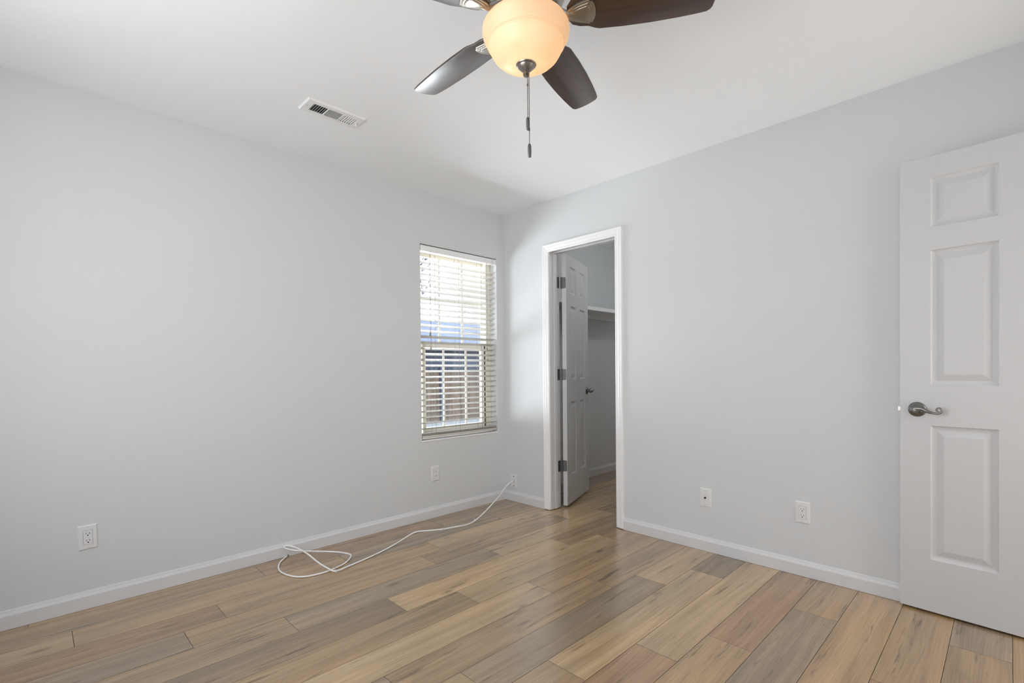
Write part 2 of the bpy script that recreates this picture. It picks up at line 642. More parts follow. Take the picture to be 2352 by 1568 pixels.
def build_floor():
    bm = bmesh.new()
    tone_l, off_l, mats = [], [], []
    x_lo, x_hi = XW - 0.02, CX1 + 0.02
    y_hi, y_lo = 0.02, YS - 1.6
    g = 0.0009

    def quad(pts, mi, tone, off):
        f = bm.faces.new([bm.verts.new(q) for q in pts])
        f.material_index = mi
        tone_l.append(tone)
        off_l.append(off)
    for k in range(-1, 29):
        ya, yb = Y0 - PW * (k + 1), Y0 - PW * k
        ya, yb = max(ya, y_lo), min(yb, y_hi)
        if yb - ya < 0.004:
            continue
        j0 = JO.get(k, -random.random() * PL)
        n0 = math.floor((x_lo - j0) / PL)
        for i in range(n0, n0 + 7):
            xs, xe = max(j0 + PL * i, x_lo), min(j0 + PL * (i + 1), x_hi)
            if xe - xs < 0.004:
                continue
            key = (k, i)
            t = s2l(TONES[PICK.get(key, names[random.randrange(len(names))])])
            v = 1 + random.uniform(-0.05, 0.05)
            t = (t[0] * v, t[1] * v, t[2] * v, 1)
            off = (random.uniform(0, 60), random.uniform(0, 60), random.uniform(0, 9))
            a, b_, c, d = xs + g, xe - g, ya + g, yb - g
            quad([(a, c, 0), (b_, c, 0), (b_, d, 0), (a, d, 0)], 0, t, off)
            for q in ([(xs, ya, -.002), (xe, ya, -.002), (b_, c, 0), (a, c, 0)], [(xe, ya, -.002), (xe, yb, -.002), (b_, d, 0), (b_, c, 0)],
                      [(xe, yb, -.002), (xs, yb, -.002), (a, d, 0), (b_, d, 0)], [(xs, yb, -.002), (xs, ya, -.002), (a, c, 0), (a, d, 0)]):
                quad(q, 1, t, off)
    quad([(x_lo, y_lo, -.1), (x_lo, y_hi, -.1), (x_hi, y_hi, -.1), (x_hi, y_lo, -.1)], 1, (0, 0, 0, 1), (0, 0, 0))
    me = bpy.data.meshes.new('floor')
    bm.to_mesh(me)
    bm.free()
    me.materials.append(MT['plank'])
    me.materials.append(MT['seam'])
    at = me.attributes.new('plank_tone', 'FLOAT_COLOR', 'FACE')
    ao = me.attributes.new('plank_offset', 'FLOAT_VECTOR', 'FACE')
    for i, (t, o) in enumerate(zip(tone_l, off_l)):
        at.data[i].color = t
        ao.data[i].vector = o
    o = bpy.data.objects.new('floor', me)
    COL.objects.link(o)
    return tag(o, 'tan and grey wood plank floor', 'floor', kind='structure')


build_floor()

# hall beyond the doorway, so that no sky shows through it
bm = B()
box(bm, (-2.2, YS - 1.6 - TW, 0), (0.6, YS - 1.6, H))
box(bm, (-2.2 - TW, YS - 1.6 - TW, 0), (-2.2, YS - TW, H))
box(bm, (0.6, YS - 1.6 - TW, 0), (0.6 + TW, YS - TW, H))
tag(link('wall_hall', bm, MT['wall']), 'light grey hall wall beyond the doorway', 'wall', kind='structure')

# baseboards: (thickness, height) profile with a stepped cap
BP = [(0, 0), (0.013, 0), (0.013, 0.060), (0.0115, 0.0615), (0.0112, 0.0630), (0.0068, 0.0715), (0.0062, 0.0745), (0.0050, 0.0755), (0.0048, 0.0775), (0.0022, 0.083), (0, 0.083)]


def baseboard(name, a, b, out, label, ma=0.0, mb=0.0):
    bm = B()
    sweep(bm, BP, a, b, out, (0, 0, 1))
    tag(link(name, bm, MT['base']), label, 'baseboard', kind='structure')


baseboard('baseboard_north', (XW, 0, 0.001), (0, 0, 0.001), (0, -1, 0), 'white baseboard under the window wall')
bm = B()
sweep(bm, BP, (0, -0.012, 0.001), (0, DY0 + 0.063, 0.001), (-1, 0, 0), (0, 0, 1))
tag(link('baseboard_corner', bm, MT['base']), 'short white baseboard between the corner and the closet doorway', 'baseboard', kind='structure')
bm = B()
sweep(bm, BP, (0, DY1 - 0.063, 0.001), (0, YS, 0.001), (-1, 0, 0), (0, 0, 1))
tag(link('baseboard_east', bm, MT['base']), 'white baseboard right of the closet doorway', 'baseboard', kind='structure')
baseboard('baseboard_closet', (TW, 0, 0.001), (CX1, 0, 0.001), (0, -1, 0), 'white baseboard inside the closet')

# ------------------------------------------------------------------ closet doorway trim: casing, jamb, stop
CP = [(0, 0), (0.009, 0), (0.010, 0.004), (0.0125, 0.008), (0.0125, 0.012), (0.0105, 0.016), (0.0125, 0.022), (0.0150, 0.031),
      (0.0155, 0.038), (0.0140, 0.041), (0.0160, 0.044), (0.0175, 0.049), (0.0175, 0.056), (0.0160, 0.058), (0, 0.058)]
bm = B()
zi = DZ - 0.005
yi0, yi1 = DY0 + 0.005, DY1 - 0.005
zb = 0.006
# left leg: h grows toward +y, right leg: toward -y, head: toward +z; 45-degree mitres
sweep(bm, CP, (0, yi0, zb), (0, yi0, zi), (-1, 0, 0), (0, 1, 0), miter_b=1.0)
sweep(bm, CP, (0, yi1, zb), (0, yi1, zi), (-1, 0, 0), (0, -1, 0), miter_b=1.0)
sweep(bm, CP, (0, yi0, zi), (0, yi1, zi), (-1, 0, 0), (0, 0, 1), miter_a=-1.0, miter_b=1.0)
cas = link('trim_1', bm, MT['trim'])
tag(cas, 'white moulded casing around the closet doorway', 'door casing', kind='structure')
bm = B()
e = 0.0005
box(bm, (-e, DY0, zb), (TW + e, DY0 + j, DZ + j))
box(bm, (-e, DY1 - j, zb), (TW + e, DY1, DZ + j))
box(bm, (-e, DY1, DZ), (TW + e, DY0, DZ + j))
link('jamb', bm, MT['door'], cas)
bm = B()
s0, s1, sd = 0.040, 0.075, 0.011
box(bm, (s0, DY0 - sd, zb), (s1, DY0, DZ), 0.002)
box(bm, (s0, DY1, zb), (s1, DY1 + sd, DZ), 0.002)
box(bm, (s0, DY1 + sd, DZ - sd), (s1, DY0 - sd, DZ), 0.002)
link('stop', bm, MT['door'], cas)


# ------------------------------------------------------------------ six-panel doors
def six_panel(W, Ht, T, cols, rows):
    """Slab in the x (width) / z (height) plane, thickness along y from 0 (front) to T. Panels moulded on both faces."""
    bm = bmesh.new()
    ring = [(0.0, 0.0), (0.0015, 0.0035), (0.006, 0.0070), (0.013, 0.0092), (0.020, 0.0096), (0.043, 0.0030), (0.0465, 0.0022)]
    xs = sorted({0, W} | {v for c in cols for v in c})
    zs = sorted({0, Ht} | {v for r in rows for v in r})
    for side in (0, 1):
        cache = {}

        def V(x, z, d):
            y = d if side == 0 else T - d
            k = (round(x, 6), round(z, 6), round(d, 6))
            if k not in cache:
                cache[k] = bm.verts.new((x, y, z))
            return cache[k]
        for xa_, xb_ in zip(xs, xs[1:]):
            for za, zb_ in zip(zs, zs[1:]):
                if any(abs(xa_ - c[0]) < 1e-6 and abs(xb_ - c[1]) < 1e-6 for c in cols) and any(abs(za - r[0]) < 1e-6 and abs(zb_ - r[1]) < 1e-6 for r in rows):
                    for (i0, d0), (i1, d1) in zip(ring, ring[1:]):
                        o = [(xa_ + i0, za + i0), (xb_ - i0, za + i0), (xb_ - i0, zb_ - i0), (xa_ + i0, zb_ - i0)]
                        n_ = [(xa_ + i1, za + i1), (xb_ - i1, za + i1), (xb_ - i1, zb_ - i1), (xa_ + i1, zb_ - i1)]
                        for q in range(4):
                            q2 = (q + 1) % 4
                            bm.faces.new([V(*o[q], d0), V(*o[q2], d0), V(*n_[q2], d1), V(*n_[q], d1)])
                    i1, d1 = ring[-1]
                    bm.faces.new([V(xa_ + i1, za + i1, d1), V(xb_ - i1, za + i1, d1), V(xb_ - i1, zb_ - i1, d1), V(xa_ + i1, zb_ - i1, d1)])
                else:
                    bm.faces.new([V(xa_, za, 0), V(xb_, za, 0), V(xb_, zb_, 0), V(xa_, zb_, 0)])
    for (x0, z0, x1, z1) in ((0, 0, W, 0), (W, 0, W, Ht), (W, Ht, 0, Ht), (0, Ht, 0, 0)):
        bm.faces.new([bm.verts.new(q) for q in ((x0, 0, z0), (x1, 0, z1), (x1, T, z1), (x0, T, z0))])
    bmesh.ops.remove_doubles(bm, verts=bm.verts[:], dist=1e-6)
    return bm


ROWS = [(0.234, 0.834), (1.015, 1.616), (1.718, 1.937)]

# entry door, swung wide open beside the closet wall (local x runs from latch edge to hinge edge)
ang = math.atan2(-0.998, -0.0652)
d2 = thing('door_2', 'wide open white six-panel door with a scrolled lever handle', 'door', (-0.050, -2.705, 0.010), ang, kind='structure')
bm = six_panel(0.762, 2.032, 0.035, [(0.108, 0.3265), (0.4355, 0.654)], ROWS)
# local +y must point to the wall: x axis is (-.065,-.998), its +y is (.998,-.065): toward the wall
slab2 = link('door_slab', bm, MT['door'], d2)
hz = 0.905
bm = B()
rot = Matrix.Translation((0.062, 0, hz)) @ Matrix.Rotation(math.pi / 2, 4, 'X')   # lathe z -> -y (into the room)
lathe(bm, [(0, 0), (0.0325, 0), (0.0335, 0.002), (0.0325, 0.006), (0.029, 0.009), (0.021, 0.0115), (0.0185, 0.013), (0.0165, 0.016), (0.0145, 0.022), (0.0145, 0.030), (0, 0.030)], 40, rot)
rose = link('handle_rose', bm, MT['pewter'], d2, True)
LV = [(0.0602, 0.9145), (0.0746, 0.9153), (0.0881, 0.9137), (0.1014, 0.9058), (0.1146, 0.9003), (0.1277, 0.8971), (0.139, 0.8961), (0.1493, 0.9001),
      (0.154, 0.9093), (0.151, 0.9182), (0.1441, 0.9212), (0.1372, 0.9174), (0.1355, 0.9105), (0.1394, 0.9062), (0.1441, 0.9076)]
bm = B()
lathe(bm, [(0, 0.024), (0.012, 0.026), (0.0155, 0.032), (0.0160, 0.044), (0.0150, 0.052), (0.012, 0.054), (0.0105, 0.0525), (0, 0.0525)], 28, rot)
path = smooth_path([(a, -0.046 - 0.004 * min(1, i / 3), b - 0.004) for i, (a, b) in enumerate(LV)], 5)
nn = len(path)
tube(bm, path, [0.0115 - 0.0062 * min(1, k / (nn * 0.35)) - 0.0022 * k / nn for k in range(nn)], 12)
lever = link('lever_handle', bm, MT['pewter'], d2, True)
bm = B()
lathe(bm, [(0, 0.0525), (0.0095, 0.0525), (0.0095, 0.0545), (0.0075, 0.056), (0, 0.056)], 24, rot)
box(bm, (0.0575, -0.0575, hz - 0.0012), (0.0665, -0.0555, hz + 0.0012))
link('lock_cylinder', bm, MT['finial'], lever, True)
bm = B()
prism(bm, [(-0.0095, 0.010), (-0.0095, 0.013), (0.001, 0.024), (0.001, 0.010)], hz - 0.009, hz + 0.009)
link('latch_bolt', bm, MT['nickel'], d2)
bm = B()
for zc in (0.30, 1.03, 1.80):
    t = B()
    lathe(t, [(0, -0.044), (0.006, -0.044), (0.006, 0.044), (0, 0.044)], 14, Matrix.Translation((0.768, 0.041, zc)))
    box(t, (0.762, 0.004, zc - 0.044), (0.764, 0.041, zc + 0.044))
    link('hinge', t, MT['hinge'], d2, True)
bm.free()

# closet door, hinged on the left jamb, standing open into the closet
PINX, PINY = 0.131, -0.528
phi = math.radians(20.1)
d1 = thing('door_1', 'narrow white six-panel closet door standing open inside the closet', 'door', (PINX, PINY, 0.016), phi, kind='structure')
# local x along the door from the hinge, local -y is the room face
bm = six_panel(0.600, 2.025, 0.035, [(0.100, 0.243), (0.357, 0.500)], [(a - 0.002, b - 0.002) for a, b in ROWS])
for v in bm.verts:
    v.co.x += 0.003
    v.co.y -= 0.041
link('door_slab', bm, MT['door'], d1)
kz = 0.905
kr = Matrix.Translation((0.552, -0.041, kz)) @ Matrix.Rotation(math.pi / 2, 4, 'X')
bm = B()
lathe(bm, [(0, 0), (0.032, 0), (0.033, 0.003), (0.030, 0.008), (0.016, 0.011), (0.0125, 0.014), (0, 0.014)], 32, kr)
link('knob_rose', bm, MT['pewter'], d1, True)
bm = B()
lathe(bm, [(0, 0.012), (0.0135, 0.012), (0.0125, 0.020), (0.0165, 0.026), (0.0205, 0.033), (0.0205, 0.040), (0.0165, 0.047), (0.0135, 0.052), (0.0155, 0.056), (0.0135, 0.060), (0, 0.061)], 28, kr)
link('door_knob', bm, MT['pewter'], d1, True)
for zc in (1.808, 1.072, 0.336):
    zc -= 0.016
    h = B()
    lathe(h, [(0, -0.047), (0.004, -0.0465), (0.0062, -0.0445), (0.0062, -0.015), (0.0056, -0.0145), (0.0062, -0.014), (0.0062, 0.014), (0.0056, 0.0145),
              (0.0062, 0.015), (0.0062, 0.0445), (0.004, 0.0465), (0, 0.047)], 16, Matrix.Translation((0, 0, zc)))
    # door leaf on the hinge edge
    out = []
    w_, hh, rr = 0.034, 0.0445, 0.010
    for cx_, cz_, a0 in ((w_ - rr, hh - rr, 0), (w_ - rr, -hh + rr, -90)):
        arc = [(cx_ + rr * math.cos(math.radians(a0 + 90 - q * 15)) if a0 == 0 else cx_ + rr * math.cos(math.radians(-q * 15)),
                cz_ + rr * math.sin(math.radians(a0 + 90 - q * 15)) if a0 == 0 else cz_ + rr * math.sin(math.radians(-q * 15))) for q in range(7)]
        out += arc
    out = [(0.0, hh)] + out + [(0.0, -hh)]
    # leaf outline (u, v) -> door edge: u along -y, v along z, lying just proud of the edge x = 0.003
    mdoor = Matrix(((0, 0, 1, 0.0018), (-1, 0, 0, -0.004), (0, 1, 0, zc), (0, 0, 0, 1)))
    prism(h, out, 0, 0.0016, mdoor)
    hin = link('hinge', h, MT['hinge'], d1, True)
    # jamb leaf lies on the jamb face (world y = DY0), turned back by the opening angle
    q = B()
    c_, s_ = math.cos(-phi), math.sin(-phi)
    mw = Matrix(((-1, 0, 0, TW - 0.001 - PINX + 0.0), (0, 0, -1, DY0 - PINY), (0, 1, 0, zc), (0, 0, 0, 1)))
    prism(q, out, 0, 0.0016, Matrix.Rotation(-phi, 4, 'Z') @ mw)
    link('jamb_leaf', q, MT['hinge'], hin)

# ------------------------------------------------------------------ closet shelf
sh = thing('closet_shelf', 'white shelf with a wall cleat seen through the closet doorway', 'shelf', (TW, 0, 1.702))
LX = CX1 - TW
bm = B()
box(bm, (0, -0.297, -0.019), (LX, 0, 0), 0.001)
link('shelf_board', bm, MT['trim'], sh)
bm = B()
box(bm, (0, -0.309, -0.034), (LX, -0.297, 0.001), 0.003, 2)
link('nosing', bm, MT['trim'], sh)
bm = B()
box(bm, (0, -0.019, -0.068), (LX, 0, -0.019), 0.002)
link('cleat', bm, MT['trim'], sh)

# ------------------------------------------------------------------ window
win = thing('window_1', 'single-hung white vinyl window with grilles behind the blind', 'window', ((WX0 + WX1) / 2, 0, WZ0), 0, kind='structure')
ww, wh = WX1 - WX0, WZ1 - WZ0
hw = ww / 2
bm = B()
FR = 0.030
box(bm, (-hw, 0.078, 0), (-hw + FR, 0.160, wh), 0.002)
box(bm, (hw - FR, 0.078, 0), (hw, 0.160, wh), 0.002)
box(bm, (-hw + FR, 0.078, 0), (hw - FR, 0.160, FR), 0.002)
box(bm, (-hw + FR, 0.078, wh - FR), (hw - FR, 0.160, wh), 0.002)
for s in (-1, 1):   # inner jamb stops
    box(bm, (s * (hw - FR / 2 - 0.0235) - 0.0085 - 0.0065, 0.080, FR), (s * (hw - FR / 2 - 0.0235) + 0.0085, 0.122, wh - FR), 0.001)
link('window_frame', bm, MT['vinyl'], win)
MZ = 1.305 - WZ0
bm = B()
box(bm, (hw - 0.0695, 0.094, FR), (hw - 0.0545, 0.118, MZ + 0.02))
link('sash_track', bm, MT['slot'], win)


def sash(name, z0, z1, y0, y1, st, rails, cols, hbars, top_rail, gx):
    bm = B()
    box(bm, (-gx, y0, z0), (-gx + st, y1, z1), 0.002)
    box(bm, (gx - st, y0, z0), (gx, y1, z1), 0.002)
    box(bm, (-gx + st, y0, z0), (gx - st, y1, z0 + rails), 0.002)
    box(bm, (-gx + st, y0, z1 - top_rail), (gx - st, y1, z1), 0.002)
    o = link(name, bm, MT['vinyl'], win)
    ym = (y0 + y1) / 2
    bm = B()
    box(bm, (-gx + st, ym - 0.002, z0 + rails), (gx - st, ym + 0.002, z1 - top_rail))
    link('glass_pane', bm, MT['glass'], o)
    bm = B()
    for x in cols:
        box(bm, (x - 0.009, ym - 0.0055, z0 + rails), (x + 0.009, ym - 0.0025, z1 - top_rail))
    for z in hbars:
        box(bm, (-gx + st, ym - 0.006, z - 0.009), (gx - st, ym - 0.003, z + 0.009))
    link('grille', bm, MT['vinyl'], o)
    return o


sash('upper_sash', MZ - 0.02, wh - FR, 0.126, 0.152, 0.022, 0.04, (-0.116, 0.118), (1.670 - WZ0,), 0.03, hw - FR - 0.002)
low = sash('lower_sash', FR, MZ + 0.025, 0.086, 0.118, 0.030, 0.05, (-0.106, 0.121), (), 0.045, hw - 0.070)
bm = B()
box(bm, (-0.11, 0.076, MZ + 0.010), (-0.06, 0.088, MZ + 0.028), 0.003)
box(bm, (0.06, 0.076, MZ + 0.010), (0.11, 0.088, MZ + 0.028), 0.003)
link('sash_lock', bm, MT['vinyl'], low)
bm = B()
box(bm, (-hw, -0.006, -0.012), (hw, 0.078, 0.0), 0.002)
link('window_sill', bm, MT['trim'], win)

# unseen west window, added as an opening for the fill lamp
w2 = thing('fill_window', 'unseen wide window added behind the camera to let in fill light', 'window', (XW - 0.06, (wy0 + wy1) / 2, wz0), 0, kind='structure')
bm = B()
hy = (wy1 - wy0) / 2
for lo, hi in (((-.03, -hy, 0), (.03, -hy + .05, wz1 - wz0)), ((-.03, hy - .05, 0), (.03, hy, wz1 - wz0)), ((-.03, -hy + .05, 0), (.03, hy - .05, .05)),
               ((-.03, -hy + .05, wz1 - wz0 - .05), (.03, hy - .05, wz1 - wz0)), ((-.03, -.025, .05), (.03, .025, wz1 - wz0 - .05))):
    box(bm, lo, hi)
link('window_frame', bm, MT['vinyl'], w2)

# ------------------------------------------------------------------ blind
bl = thing('window_blind', 'off-white horizontal slat blind hung inside the window opening', 'blind', ((WX0 + WX1) / 2, 0.0, WZ0))
bw = hw - 0.006
bm = B()
box(bm, (-bw, 0.006, 2.006 - WZ0), (bw, 0.056, 2.044 - WZ0), 0.001)
head = link('headrail', bm, MT['slat'], bl)
bm = B()
box(bm, (-bw - 0.002, 0.0, 2.004 - WZ0), (bw + 0.002, 0.006, 2.0465 - WZ0), 0.001)
link('valance', bm, MT['trim'], bl)
bm = B()
box(bm, (bw - 0.045, -0.003, 2.002 - WZ0), (bw - 0.035, 0.004, 2.0495 - WZ0), 0.001)
link('valance_clip', bm, MT['plastic'], bl)
bm = B()
box(bm, (bw - 0.008, -0.003, 2.002 - WZ0), (bw + 0.003, 0.05, 2.0475 - WZ0), 0.001)
link('end_bracket', bm, MT['plastic'], bl)
TILT = math.radians(17)
sb = B()
N = 6
prof_t, prof_b = [], []
for k in range(N + 1):
    u = -0.025 + 0.05 * k / N
    crown = 0.0016 * (1 - (u / 0.025) ** 2)
    prof_t.append((u, crown + 0.0014))
    prof_b.append((u, crown - 0.0014))
ring = prof_t + prof_b[::-1]
ct, st_ = math.cos(-TILT), math.sin(-TILT)
ring = [(u * ct - v * st_, u * st_ + v * ct) for u, v in ring]
A_ = [sb.verts.new((-bw + 0.002, u, v)) for u, v in ring]
Bv_ = [sb.verts.new((bw - 0.002, u, v)) for u, v in ring]
for k in range(len(ring)):
    k2 = (k + 1) % len(ring)
    sb.faces.new([A_[k], A_[k2], Bv_[k2], Bv_[k]])
sb.faces.new(A_[::-1])
sb.faces.new(Bv_)
edge_up = 0.025 * math.sin(TILT)
slat0 = link('slat', sb, MT['slat'], bl, True)
YC = 0.032
for k in range(30):
    o = slat0 if k == 0 else slat0.copy()
    if k:
        COL.objects.link(o)
        o.parent = bl
    o.location = (0, YC, 1.939 - 0.0434 * k - WZ0 - edge_up)
bm = B()
box(bm, (-bw + 0.002, YC - 0.026, 0.012), (bw - 0.002, YC + 0.026, 0.032), 0.004, 2)
link('bottom_rail', bm, MT['slat'], bl, True)
for k, z in enumerate((0.039, 0.047)):
    o = slat0.copy()
    COL.objects.link(o)
    o.parent = bl
    o.rotation_euler = (TILT, 0, 0)
    o.location = (0, YC, z)
zt, zb0 = 2.004 - WZ0, 0.03
for x in (-0.2497 + 0.001, -0.0188, 0.2141):
    bm = B()
    box(bm, (x - 0.0008, YC - 0.0275, zb0), (x + 0.0008, YC - 0.0262, zt))
    box(bm, (x - 0.0008, YC + 0.0262, zb0), (x + 0.0008, YC + 0.0275, zt))
    link('ladder_cord', bm, MT['cord'], bl)


def tassel_cord(x, y, z1):
    bm = B()
    tube(bm, [(x, y, zt), (x, y, (zt + z1) / 2), (x, y, z1)], 0.0009, 6)
    o = link('lift_cord', bm, MT['cord'], bl)
    bm = B()
    lathe(bm, [(0, 0.026), (0.0028, 0.025), (0.0045, 0.015), (0.0060, 0.002), (0.0050, 0), (0, 0)], 14, Matrix.Translation((x, y, z1 - 0.022)))
    link('tassel', bm, MT['tassel'], o, True)


tassel_cord(-0.305, -0.008, 1.395 - WZ0)
tassel_cord(-0.3025, -0.012, 1.290 - WZ0)
tassel_cord(0.262, -0.008, 1.300 - WZ0)
tassel_cord(0.2665, -0.012, 1.205 - WZ0)


# ------------------------------------------------------------------ wall plates
def plate_mesh(w=0.072, h=0.1155, t=0.006):
    bm = bmesh.new()
    rr = [(0, 0.0), (0, 0.0012), (0.0022, 0.0042), (0.006, t)]
    prev = None
    for ins, y in rr:
        cur = [bm.verts.new(q) for q in ((-w / 2 + ins, y, -h / 2 + ins), (w / 2 - ins, y, -h / 2 + ins), (w / 2 - ins, y, h / 2 - ins), (-w / 2 + ins, y, h / 2 - ins))]
        if prev:
            for q in range(4):
                bm.faces.new([prev[q], prev[(q + 1) % 4], cur[(q + 1) % 4], cur[q]])
        else:
            bm.faces.new(cur[::-1])
        prev = cur
    bm.faces.new(prev)
    return bm


def outlet(label, loc, rz, group, tilt=0.0):
    t = thing('power_outlet', label, 'outlet', loc, rz, group)
    t.rotation_euler = (0, tilt, rz)
    link('wall_plate', plate_mesh(), MT['plastic'], t)
    bm = B()
    box(bm, (-0.0175, 0.0062, -0.0345), (0.0175, 0.0066, 0.0345))
    link('plate_gap', bm, MT['gap'], t)
    bm = B()
    box(bm, (-0.0166, 0.005, -0.0336), (0.0166, 0.0085, 0.0336), 0.0008)
    rc = link('receptacle', bm, MT['plastic'], t)
    for zc in (0.0165, -0.0165):
        bm = B()
        box(bm, (-0.0072, 0.0082, zc - 0.001), (-0.0052, 0.0088, zc + 0.0065))
        box(bm, (0.0052, 0.0082, zc), (0.0070, 0.0088, zc + 0.0060))
        lathe(bm, [(0, 0), (0.0027, 0), (0.0027, 0.0006), (0, 0.0006)], 14, Matrix.Translation((0, 0.0082, zc - 0.0065)) @ Matrix.Rotation(-math.pi / 2, 4, 'X'))
        link('socket_slots', bm, MT['slot'], rc)
    for zc in (0.0485, -0.0485):
        bm = B()
        lathe(bm, [(0, 0), (0.0030, 0), (0.0026, 0.0010), (0, 0.0012)], 14, Matrix.Translation((0, 0.006, zc)) @ Matrix.Rotation(-math.pi / 2, 4, 'X'))
        link('screw', bm, MT['screw'], t)
    return t


G_OUT = 'white duplex outlets on the walls'
outlet('white duplex outlet low at the far left of the window wall', (-2.739, 0, 0.337), math.pi, G_OUT, math.radians(1.5))
outlet('white duplex outlet on the wall under the window', (-0.740, 0, 0.332), math.pi, G_OUT)
outlet('white duplex outlet on the right wall near the open door', (0, -2.2885, 0.338), math.pi / 2, G_OUT)

cx_ = thing('coax_plate', 'white wall plate with one dark round jack, between closet doorway and outlet', 'wall plate', (0, -1.7625, 0.3235), math.pi / 2)
link('wall_plate', plate_mesh(0.070, 0.114), MT['plastic'], cx_)
bm = B()
ry = Matrix.Translation((0, 0.006, 0)) @ Matrix.Rotation(-math.pi / 2, 4, 'X')
lathe(bm, [(0, 0), (0.0065, 0), (0.0065, 0.002), (0.0048, 0.0022), (0.0048, 0.011), (0.0034, 0.0112), (0.0034, 0.0095), (0, 0.0095)], 6, ry)
link('coax_jack', bm, MT['darkscrew'], cx_)
for zc in (0.042, -0.042):
    bm = B()
    lathe(bm, [(0, 0), (0.0030, 0), (0.0026, 0.001), (0, 0.0012)], 14, Matrix.Translation((0, 0.006, zc)) @ Matrix.Rotation(-math.pi / 2, 4, 'X'))
    link('screw', bm, MT['screw'], cx_)

kp = thing('cable_plate', 'white wall plate in the corner that the white cable comes out of', 'wall plate', (0, -0.1035, 0.169), math.pi / 2)
link('wall_plate', plate_mesh(0.068, 0.110), MT['plastic'], kp)
bm = B()
lathe(bm, [(0, 0), (0.006, 0), (0.006, 0.003), (0.004, 0.0035), (0, 0.0035)], 16, ry)
link('cable_hole', bm, MT['darkscrew'], kp)
for zc in (0.041, -0.041):
    bm = B()
    lathe(bm, [(0, 0), (0.0046, 0), (0.0042, 0.0012), (0, 0.0016)], 14, Matrix.Translation((0, 0.006, zc)) @ Matrix.Rotation(-math.pi / 2, 4, 'X'))
    link('screw', bm, MT['darkscrew'], kp)

# ------------------------------------------------------------------ coax cable lying along the wall
C1 = [(-0.0787, -0.0768, 0.125), (-0.2527, -0.1745, 0.09), (-0.4521, -0.2566, 0.042), (-0.6041, -0.3098, 0.012), (-0.7115, -0.3453, 0.012), (-0.8166, -0.3421, 0.018), (-0.9193, -0.3265, 0.022), (-1.0005, -0.2907, 0.024), (-1.0699, -0.2401, 0.02), (-1.1332, -0.2503, 0.014), (-1.2203, -0.2885, 0.01), (-1.334, -0.3357, 0.006), (-1.4568, -0.3786, 0.005), (-1.5562, -0.4066, 0.005), (-1.6484, -0.4301, 0.006), (-1.7376, -0.4592, 0.012), (-1.7606, -0.404, 0.02), (-1.7737, -0.3117, 0.03), (-1.7804, -0.1975, 0.045), (-1.7912, -0.1198, 0.055), (-1.8119, -0.0476, 0.063)]
LOOP = [(-1.846, -0.030, 0.073), (-1.858, -0.028, 0.0655), (-1.842, -0.036, 0.054)]
C2 = [(-1.8032, -0.0785, 0.045), (-1.7473, -0.1153, 0.036), (-1.6734, -0.1589, 0.026), (-1.6055, -0.2065, 0.016), (-1.5693, -0.2554, 0.01), (-1.5639, -0.286, 0.006), (-1.5943, -0.3293, 0.005), (-1.6495, -0.3756, 0.005), (-1.7185, -0.4028, 0.005), (-1.764, -0.4135, 0.005), (-1.8165, -0.4121, 0.005), (-1.8745, -0.3965, 0.005), (-1.9163, -0.3584, 0.005), (-1.9421, -0.2914, 0.005), (-1.9491, -0.2234, 0.005), (-1.9345, -0.1544, 0.005), (-1.9019, -0.0882, 0.005), (-1.8675, -0.0478, 0.005), (-1.8374, -0.0169, 0.006)]
R = 0.0043
cab = thing('coax_cable', 'loose white cable running from the corner plate and looping on the floor', 'cable', (-1.0, -0.2, 0))
inv = Matrix.Translation((1.0, 0.2, 0))
START = [(-0.008, -0.104, 0.170), (-0.030, -0.100, 0.1665)]
pts = smooth_path(START + C1 + LOOP + C2, 6)
pts = [Vector((q.x, min(q.y, -0.0185 if q.z < 0.085 else -0.006), max(q.z, R + 0.0006))) for q in pts]
bm = B()
tube(bm, pts, R, 12, inv)
link('cable_sheath', bm, MT['cable'], cab, True)
endp, prevp = pts[-1], pts[-5]
dr = (endp - prevp).normalized()
q = dr.to_track_quat('Z', 'Y').to_matrix().to_4x4()
bm = B()
lathe(bm, [(0, 0), (0.0048, 0), (0.0048, 0.006), (0.0055, 0.0062), (0.0055, 0.014), (0.004, 0.0145), (0.001, 0.0148), (0.0008, 0.019), (0, 0.019)], 12, inv @ Matrix.Translation(endp) @ q)
link('cable_connector', bm, MT['brass'], cab, True)


def clip(i):
    pnt = pts[i]
    d = (pts[i + 1] - pts[i - 1]).normalized()
    sd = d.cross(Vector((0, 0, 1))).normalized()
    m = Matrix((( d.x, sd.x, 0, pnt.x), (d.y, sd.y, 0, pnt.y), (d.z, sd.z, 1, pnt.z), (0, 0, 0, 1)))
    bm = B()
    box(bm, (-0.004, -0.0062, -0.0055), (0.004, 0.0062, 0.0062), 0.002, 2, 0, inv @ m)
    box(bm, (-0.004, 0.0055, -0.005), (0.004, 0.0125, 0.0035), 0.0015, 2, 0, inv @ m)
    c = link('cable_clip', bm, MT['plastic'], cab)
    bm = B()
    lathe(bm, [(0, -0.006), (0.0012, -0.006), (0.0012, 0.012), (0.0028, 0.0122), (0.0028, 0.014), (0, 0.014)], 8, inv @ m @ Matrix.Translation((0, 0.0095, 0.002)))
    link('clip_nail', bm, MT['brass'], c)


NS = 6
for idx in (2 + 3, 2 + 6, 2 + 15):
    clip(idx * NS)

# ------------------------------------------------------------------ ceiling vent
vt = thing('ceiling_vent', 'white metal air register with three louvre banks on the ceiling', 'vent', (-1.7925, -0.6155, H))
VX, VY, VD = 0.1525, 0.0675, 0.0085
bm = B()
